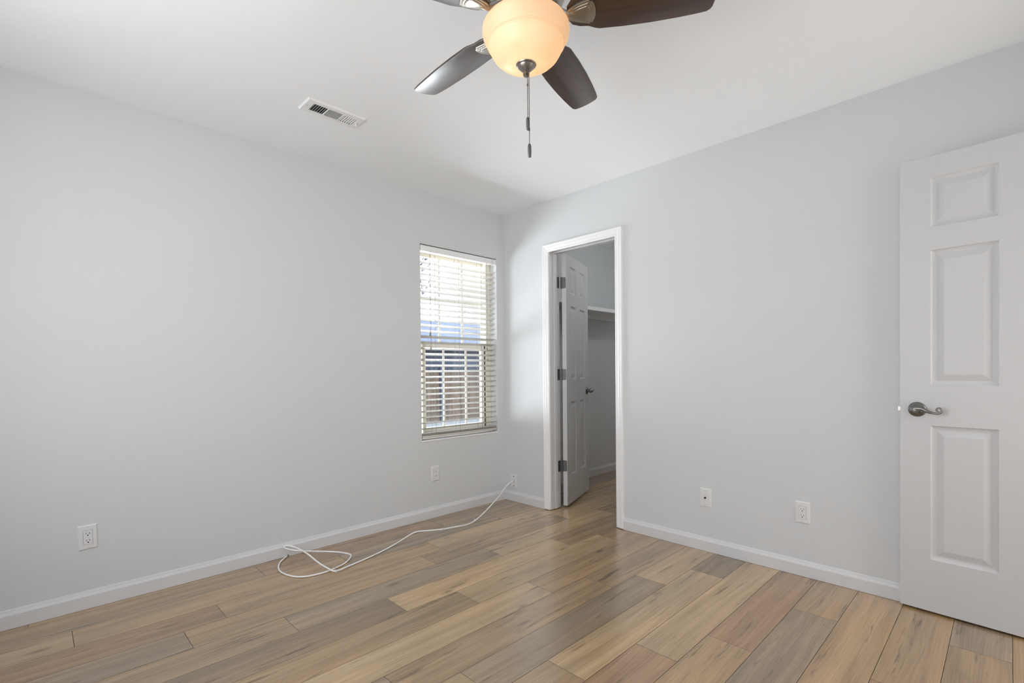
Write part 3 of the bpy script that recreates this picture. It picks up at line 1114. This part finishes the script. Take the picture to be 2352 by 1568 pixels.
# bevelled frame with openings
ox = [(-0.113, -0.043), (-0.036, 0.036), (0.043, 0.113)]
oy = (-0.0365, 0.0365)
xs = [-VX + 0.006, ox[0][0], ox[0][1], ox[1][0], ox[1][1], ox[2][0], ox[2][1], VX - 0.006]
for i in range(7):
    a, b_ = xs[i], xs[i + 1]
    if i % 2 == 0:
        box(bm, (a, -VY + 0.006, -VD), (b_, VY - 0.006, -VD + 0.0012))
    else:
        box(bm, (a, -VY + 0.006, -VD), (b_, oy[0], -VD + 0.0012))
        box(bm, (a, oy[1], -VD), (b_, VY - 0.006, -VD + 0.0012))
o4 = [(-VX, -VY), (VX, -VY), (VX, VY), (-VX, VY)]
i4 = [(-VX + .006, -VY + .006), (VX - .006, -VY + .006), (VX - .006, VY - .006), (-VX + .006, VY - .006)]
for k in range(4):
    k2 = (k + 1) % 4
    bm.faces.new([bm.verts.new(q) for q in ((*o4[k], -0.0002), (*o4[k2], -0.0002), (*i4[k2], -VD), (*i4[k], -VD))])
for xr in (-0.0395, 0.0395):     # pressed ribs between the banks
    box(bm, (xr - 0.0012, oy[0], -VD - 0.0012), (xr + 0.0012, oy[1], -VD + 0.0002))
link('vent_frame', bm, MT['vent'], vt)
bm = B()
box(bm, (-0.12, -0.042, -0.0012), (0.12, 0.042, -0.0004))
link('vent_backing', bm, MT['vent_dark'], vt)


def louvres(x0, x1, across, n, lean):
    bm = B()
    for k in range(n):
        if across:
            c = x0 + (k + 0.5) * (x1 - x0) / n
            m = Matrix.Translation((c, 0, -0.0050)) @ Matrix.Rotation(lean, 4, 'Y')
            box(bm, (-0.0005, oy[0], -0.0040), (0.0005, oy[1], 0.0040), 0, 1, 0, m)
        else:
            c = oy[0] + (k + 0.5) * (oy[1] - oy[0]) / n
            m = Matrix.Translation(((x0 + x1) / 2, c, -0.0050)) @ Matrix.Rotation(lean, 4, 'X')
            box(bm, (-(x1 - x0) / 2, -0.0005, -0.0040), ((x1 - x0) / 2, 0.0005, 0.0040), 0, 1, 0, m)
    link('louvre_bank', bm, MT['vent'], vt)


louvres(*ox[0], True, 6, math.radians(38))
louvres(*ox[1], False, 7, math.radians(-30))
louvres(*ox[2], True, 6, math.radians(-32))
for x in (-0.134, 0.134):
    bm = B()
    lathe(bm, [(0, 0), (0.0042, 0), (0.0036, -0.0016), (0, -0.002)], 16, Matrix.Translation((x, 0, -VD)))
    link('screw', bm, MT['screw'], vt)
bm = B()
tube(bm, [(0.118, -0.006, -VD + 0.002), (0.122, -0.004, -VD - 0.006), (0.124, 0.004, -VD - 0.012)], [0.0022, 0.0022, 0.003], 8)
link('damper_lever', bm, MT['vent'], vt)

# ------------------------------------------------------------------ ceiling fan
FX, FY = -1.8133, -2.0076
fan = thing('ceiling_fan', 'ceiling fan with five dark walnut blades and a glowing glass bowl light', 'fan', (FX, FY, H))
ZB = 2.195 - H
bm = B()
lathe(bm, [(0, 0), (0.075, 0), (0.082, -0.006), (0.080, -0.02), (0.066, -0.045), (0.045, -0.06), (0, -0.06)], 40)
link('canopy', bm, MT['nickel'], fan, True)
bm = B()
lathe(bm, [(0, -0.055), (0.05, -0.055), (0.085, -0.068), (0.118, -0.09), (0.126, -0.115), (0.126, -0.165), (0.120, -0.185), (0.110, -0.195), (0.112, -0.205), (0.100, -0.22),
           (0.075, -0.228), (0, -0.228)], 48)
link('motor_housing', bm, MT['nickel'], fan, True)
bm = B()
lathe(bm, [(0, -0.226), (0.070, -0.226), (0.073, -0.232), (0.073, -0.248), (0.095, -0.252), (0.098, -0.258), (0.090, -0.262), (0, -0.262)], 40)
link('light_fitter', bm, MT['nickel'], fan, True)

OUT = [(0.128, 0.020), (0.142, 0.040), (0.165, 0.049), (0.192, 0.052), (0.212, 0.0615), (0.225, 0.0655), (0.30, 0.0680), (0.38, 0.0670), (0.46, 0.0625), (0.52, 0.0570), (0.543, 0.0535),
       (0.552, 0.0480), (0.557, 0.0400), (0.5605, 0.020), (0.562, 0.0)]
outline = [(x, -y) for x, y in OUT] + [(x, y) for x, y in OUT[::-1][1:]]
bm0 = B()
prism(bm0, outline, 0.0, 0.006, None, 0, 0.0015)
blade_me = None
PITCH = math.radians(-12)


def shield(bm, sc, z0, z1, bev):
    SHX = -0.012
    pts_ = [(0.138, 0.012), (0.150, 0.022), (0.175, 0.031), (0.203, 0.0385), (0.208, 0.0400), (0.2095, 0.0345), (0.216, 0.0350), (0.222, 0.026), (0.2255, 0.012), (0.2265, 0.0)]
    cx0 = 0.186
    o_ = [(SHX + cx0 + (x - cx0) * sc, -y * sc) for x, y in pts_] + [(SHX + cx0 + (x - cx0) * sc, y * sc) for x, y in pts_[::-1][1:]]
    prism(bm, o_, z0, z1, None, 0, bev)


bk = B()
shield(bk, 1.0, -0.0055, 0.0, 0.0022)
shield(bk, 0.80, -0.0080, -0.005, 0.0014)
shield(bk, 0.62, -0.0105, -0.006, 0.002)
tube(bk, smooth_path([(0.085, 0, 0.020), (0.105, 0, 0.010), (0.128, 0, -0.001), (0.150, 0, -0.003)], 4), [0.012] * 6 + [0.011] * 4 + [0.009] * 3, 12)
TH0 = 0.30444
blade0 = link('blade', bm0, MT['blade'], fan, True)
br0 = link('blade_bracket', bk, MT['nickel'], blade0, True)
for k in range(5):
    b_ = blade0 if k == 0 else blade0.copy()
    if k:
        COL.objects.link(b_)
        b_.parent = fan
        c = br0.copy()
        COL.objects.link(c)
        c.parent = b_
    a = TH0 + k * 2 * math.pi / 5
    b_.location = (0, 0, ZB)
    b_.rotation_euler = (Matrix.Rotation(a, 4, 'Z') @ Matrix.Rotation(PITCH, 4, 'X')).to_euler()

bm = B()
prof = [(0.098, 2.183), (0.116, 2.181), (0.128, 2.174), (0.1345, 2.163), (0.1355, 2.152), (0.1325, 2.139), (0.1265, 2.128), (0.1215, 2.1240), (0.1205, 2.1215), (0.1225, 2.1190), (0.1210, 2.1160), (0.1165, 2.1140), (0.1155, 2.1115), (0.1165, 2.1090), (0.1145, 2.1050), (0.1100, 2.0965), (0.1010, 2.0815), (0.0870, 2.0680), (0.0680, 2.0590), (0.0430, 2.0545), (0.0150, 2.0530)]
inner = [(r - 0.004 if r > 0.02 else r, z + 0.004) for r, z in prof[::-1]]
lathe(bm, [(r, z - H) for r, z in prof] + [(r, z - H) for r, z in inner] + [(0.098, 2.183 - H)], 64)
link('glass_bowl', bm, MT['bowl'], fan, True)
bm = B()
lathe(bm, [(0, 2.0570), (0.030, 2.0570), (0.0315, 2.0545), (0.0300, 2.0510), (0.0265, 2.0495), (0.0250, 2.0465), (0.018, 2.0390), (0.0095, 2.0330), (0.0078, 2.0310), (0.0092, 2.0290),
           (0.0100, 2.0265), (0.0100, 2.0245), (0.0080, 2.0228), (0.0090, 2.0210), (0.0065, 2.0185), (0, 2.0180)], 36)
for v in bm.verts:
    v.co.z -= H
link('finial', bm, MT['finial'], fan, True)


def chain(x, y, z_top, z_fob, fob_len):
    t = B()
    z = z_top
    while z > z_fob:
        bmesh.ops.create_icosphere(t, subdivisions=1, radius=0.0017, matrix=Matrix.Translation((x, y, z - H)))
        z -= 0.0042
    bmesh.ops.create_cone(t, cap_ends=True, segments=6, radius1=0.0005, radius2=0.0005, depth=z_top - z_fob, matrix=Matrix.Translation((x, y, (z_top + z_fob) / 2 - H)))
    bmesh.ops.create_cone(t, cap_ends=True, segments=8, radius1=0.0022, radius2=0.0022, depth=0.008, matrix=Matrix.Translation((x, y, z_fob + (0.10 if fob_len < 0.0385 else 0.045) - H)))
    c = link('pull_chain', t, MT['chain'], fan, True)
    t = B()
    L = fob_len
    lathe(t, [(0, L), (0.0045, L - 0.0005), (0.0062, L - 0.006), (0.0068, L * 0.5), (0.0058, 0.002), (0.005, 0.0), (0, 0.0)], 16,
          Matrix.Translation((x, y, z_fob - L - H)) @ Matrix.Diagonal((1, 0.75, 1, 1)))
    link('chain_fob', t, MT['fob'], c, True)


lat = Vector((r2.x, r2.y, 0)).normalized()
tow = Vector((-fw.x, -fw.y, 0)).normalized()
pA = lat * 0.0035 + tow * 0.012
pB = lat * 0.0080 + tow * 0.013
chain(pA.x, pA.y, 2.037, 1.886, 0.038)
chain(pB.x, pB.y, 2.037, 1.804, 0.040)
bulb = light('fan_bulb', 'POINT', (FX, FY, 2.125), (0, 0, -1), 0.85, (1.0, 0.91, 0.80), shadow_soft_size=0.045)

# ------------------------------------------------------------------ outside the window
bm = B()
box(bm, (-30, TN, -0.45), (50, 60, -0.15))
tag(link('ground', bm, MT['gravel']), 'pale gravel yard seen through the blind', 'ground', kind='structure')

fence = thing('garden_fence', 'brown wooden board fence with a lattice top beyond the window', 'fence', (0, 6.95, -0.15))
bay, fx0, nb = 2.35, -2.62, 8
FH = 1.235
for k in range(nb):
    x0 = fx0 + bay * k
    bm = B()
    n_b = 16
    for i in range(n_b):
        a = x0 + 0.05 + i * (bay - 0.1) / n_b
        d_ = 0.004 * (i % 2)
        box(bm, (a + 0.002, -0.012 + d_, 0.02), (a + (bay - 0.1) / n_b - 0.003, 0.008 + d_, FH))
    box(bm, (x0, 0.008, 0.25), (x0 + bay, 0.05, 0.34))
    box(bm, (x0, 0.008, FH - 0.2), (x0 + bay, 0.05, FH - 0.11))
    link('board_panel', bm, MT['fence'], fence)
    bm = B()
    lh = 0.17
    sp = 0.085
    i = -4
    while i * sp < bay:
        for sgn in (1, -1):
            a = x0 + 0.05 + i * sp
            p0, p1 = (a, 0), (a + lh, lh)
            lo_, hi_ = x0 + 0.05, x0 + bay - 0.05
            ta, tb = max(0, (lo_ - a) / lh), min(1, (hi_ - a) / lh)
            if tb - ta > 0.05:
                za, zb_ = ta * lh, tb * lh
                if sgn < 0:
                    za, zb_ = lh - za, lh - zb_
                yy = 0.012 * (1 if sgn > 0 else 0)
                tube(bm, [(a + ta * lh, yy, FH + za), (a + tb * lh, yy, FH + zb_)], 0.012, 4)
        i += 1
    box(bm, (x0, -0.02, FH), (x0 + bay, 0.03, FH + 0.03))
    box(bm, (x0, -0.02, FH + lh), (x0 + bay, 0.03, FH + lh + 0.04))
    link('lattice_panel', bm, MT['slate_post'], fence)
for k in range(nb + 1):
    bm = B()
    x0 = fx0 + bay * k
    box(bm, (x0 - 0.055, -0.06, 0), (x0 + 0.055, 0.05, FH + 0.27), 0.006)
    link('fence_post', bm, MT['slate_post'], fence)

house = thing('neighbour_house', 'blue-grey house with a pale shingle roof beyond the fence', 'house', (10, 20, -0.15))
bm = B()
box(bm, (-20, 0, 0), (22, 7, 2.65))
link('house_wall', bm, MT['soffit'], house)
bm = B()
t = [(-0.6, 2.6), (3.5, 4.6), (7.6, 2.6), (7.6, 2.45), (-0.6, 2.45)]
sweep(bm, [(a, b_) for a, b_ in t], (-20.5, 0, 0), (22.5, 0, 0), (0, 1, 0), (0, 0, 1))
link('house_roof', bm, MT['shingle'], house)

random.seed(5)
tree = thing('bare_tree', 'leafless tree rising behind the neighbour roof', 'tree', (8.6, 18.0, -0.15))
bm = B()
tube(bm, smooth_path([(0, 0, 0), (0.1, 0, 1.6), (0.05, 0.1, 3.6), (0.2, 0, 5.9)], 4), [0.17 - 0.006 * k for k in range(13)], 10)
link('tree_trunk', bm, MT['bark'], tree, True)
bm = B()


def branch(p, d, ln, r, lev):
    pts_ = [p]
    for s in range(3):
        d = (d + Vector((random.uniform(-.25, .25), random.uniform(-.25, .25), random.uniform(-.08, .22)))).normalized()
        pts_.append(pts_[-1] + d * ln / 3)
    tube(bm, pts_, [r, r * .85, r * .7, r * .6], 5)
    if lev > 0:
        for s in range(4 if lev > 1 else 3):
            q_ = pts_[random.randrange(1, 4)]
            dd = (d + Vector((random.uniform(-1, 1), random.uniform(-1, 1), random.uniform(-.2, .8)))).normalized()
            branch(q_, dd, ln * random.uniform(.6, .85), r * .6, lev - 1)


for s in range(15):
    a = s * 2.4
    branch(Vector((0.15, 0.03, 2.6 + 0.22 * s)), Vector((math.cos(a), math.sin(a), 0.6)).normalized(), 2.2, 0.075, 3)
link('tree_branches', bm, MT['bark'], tree)
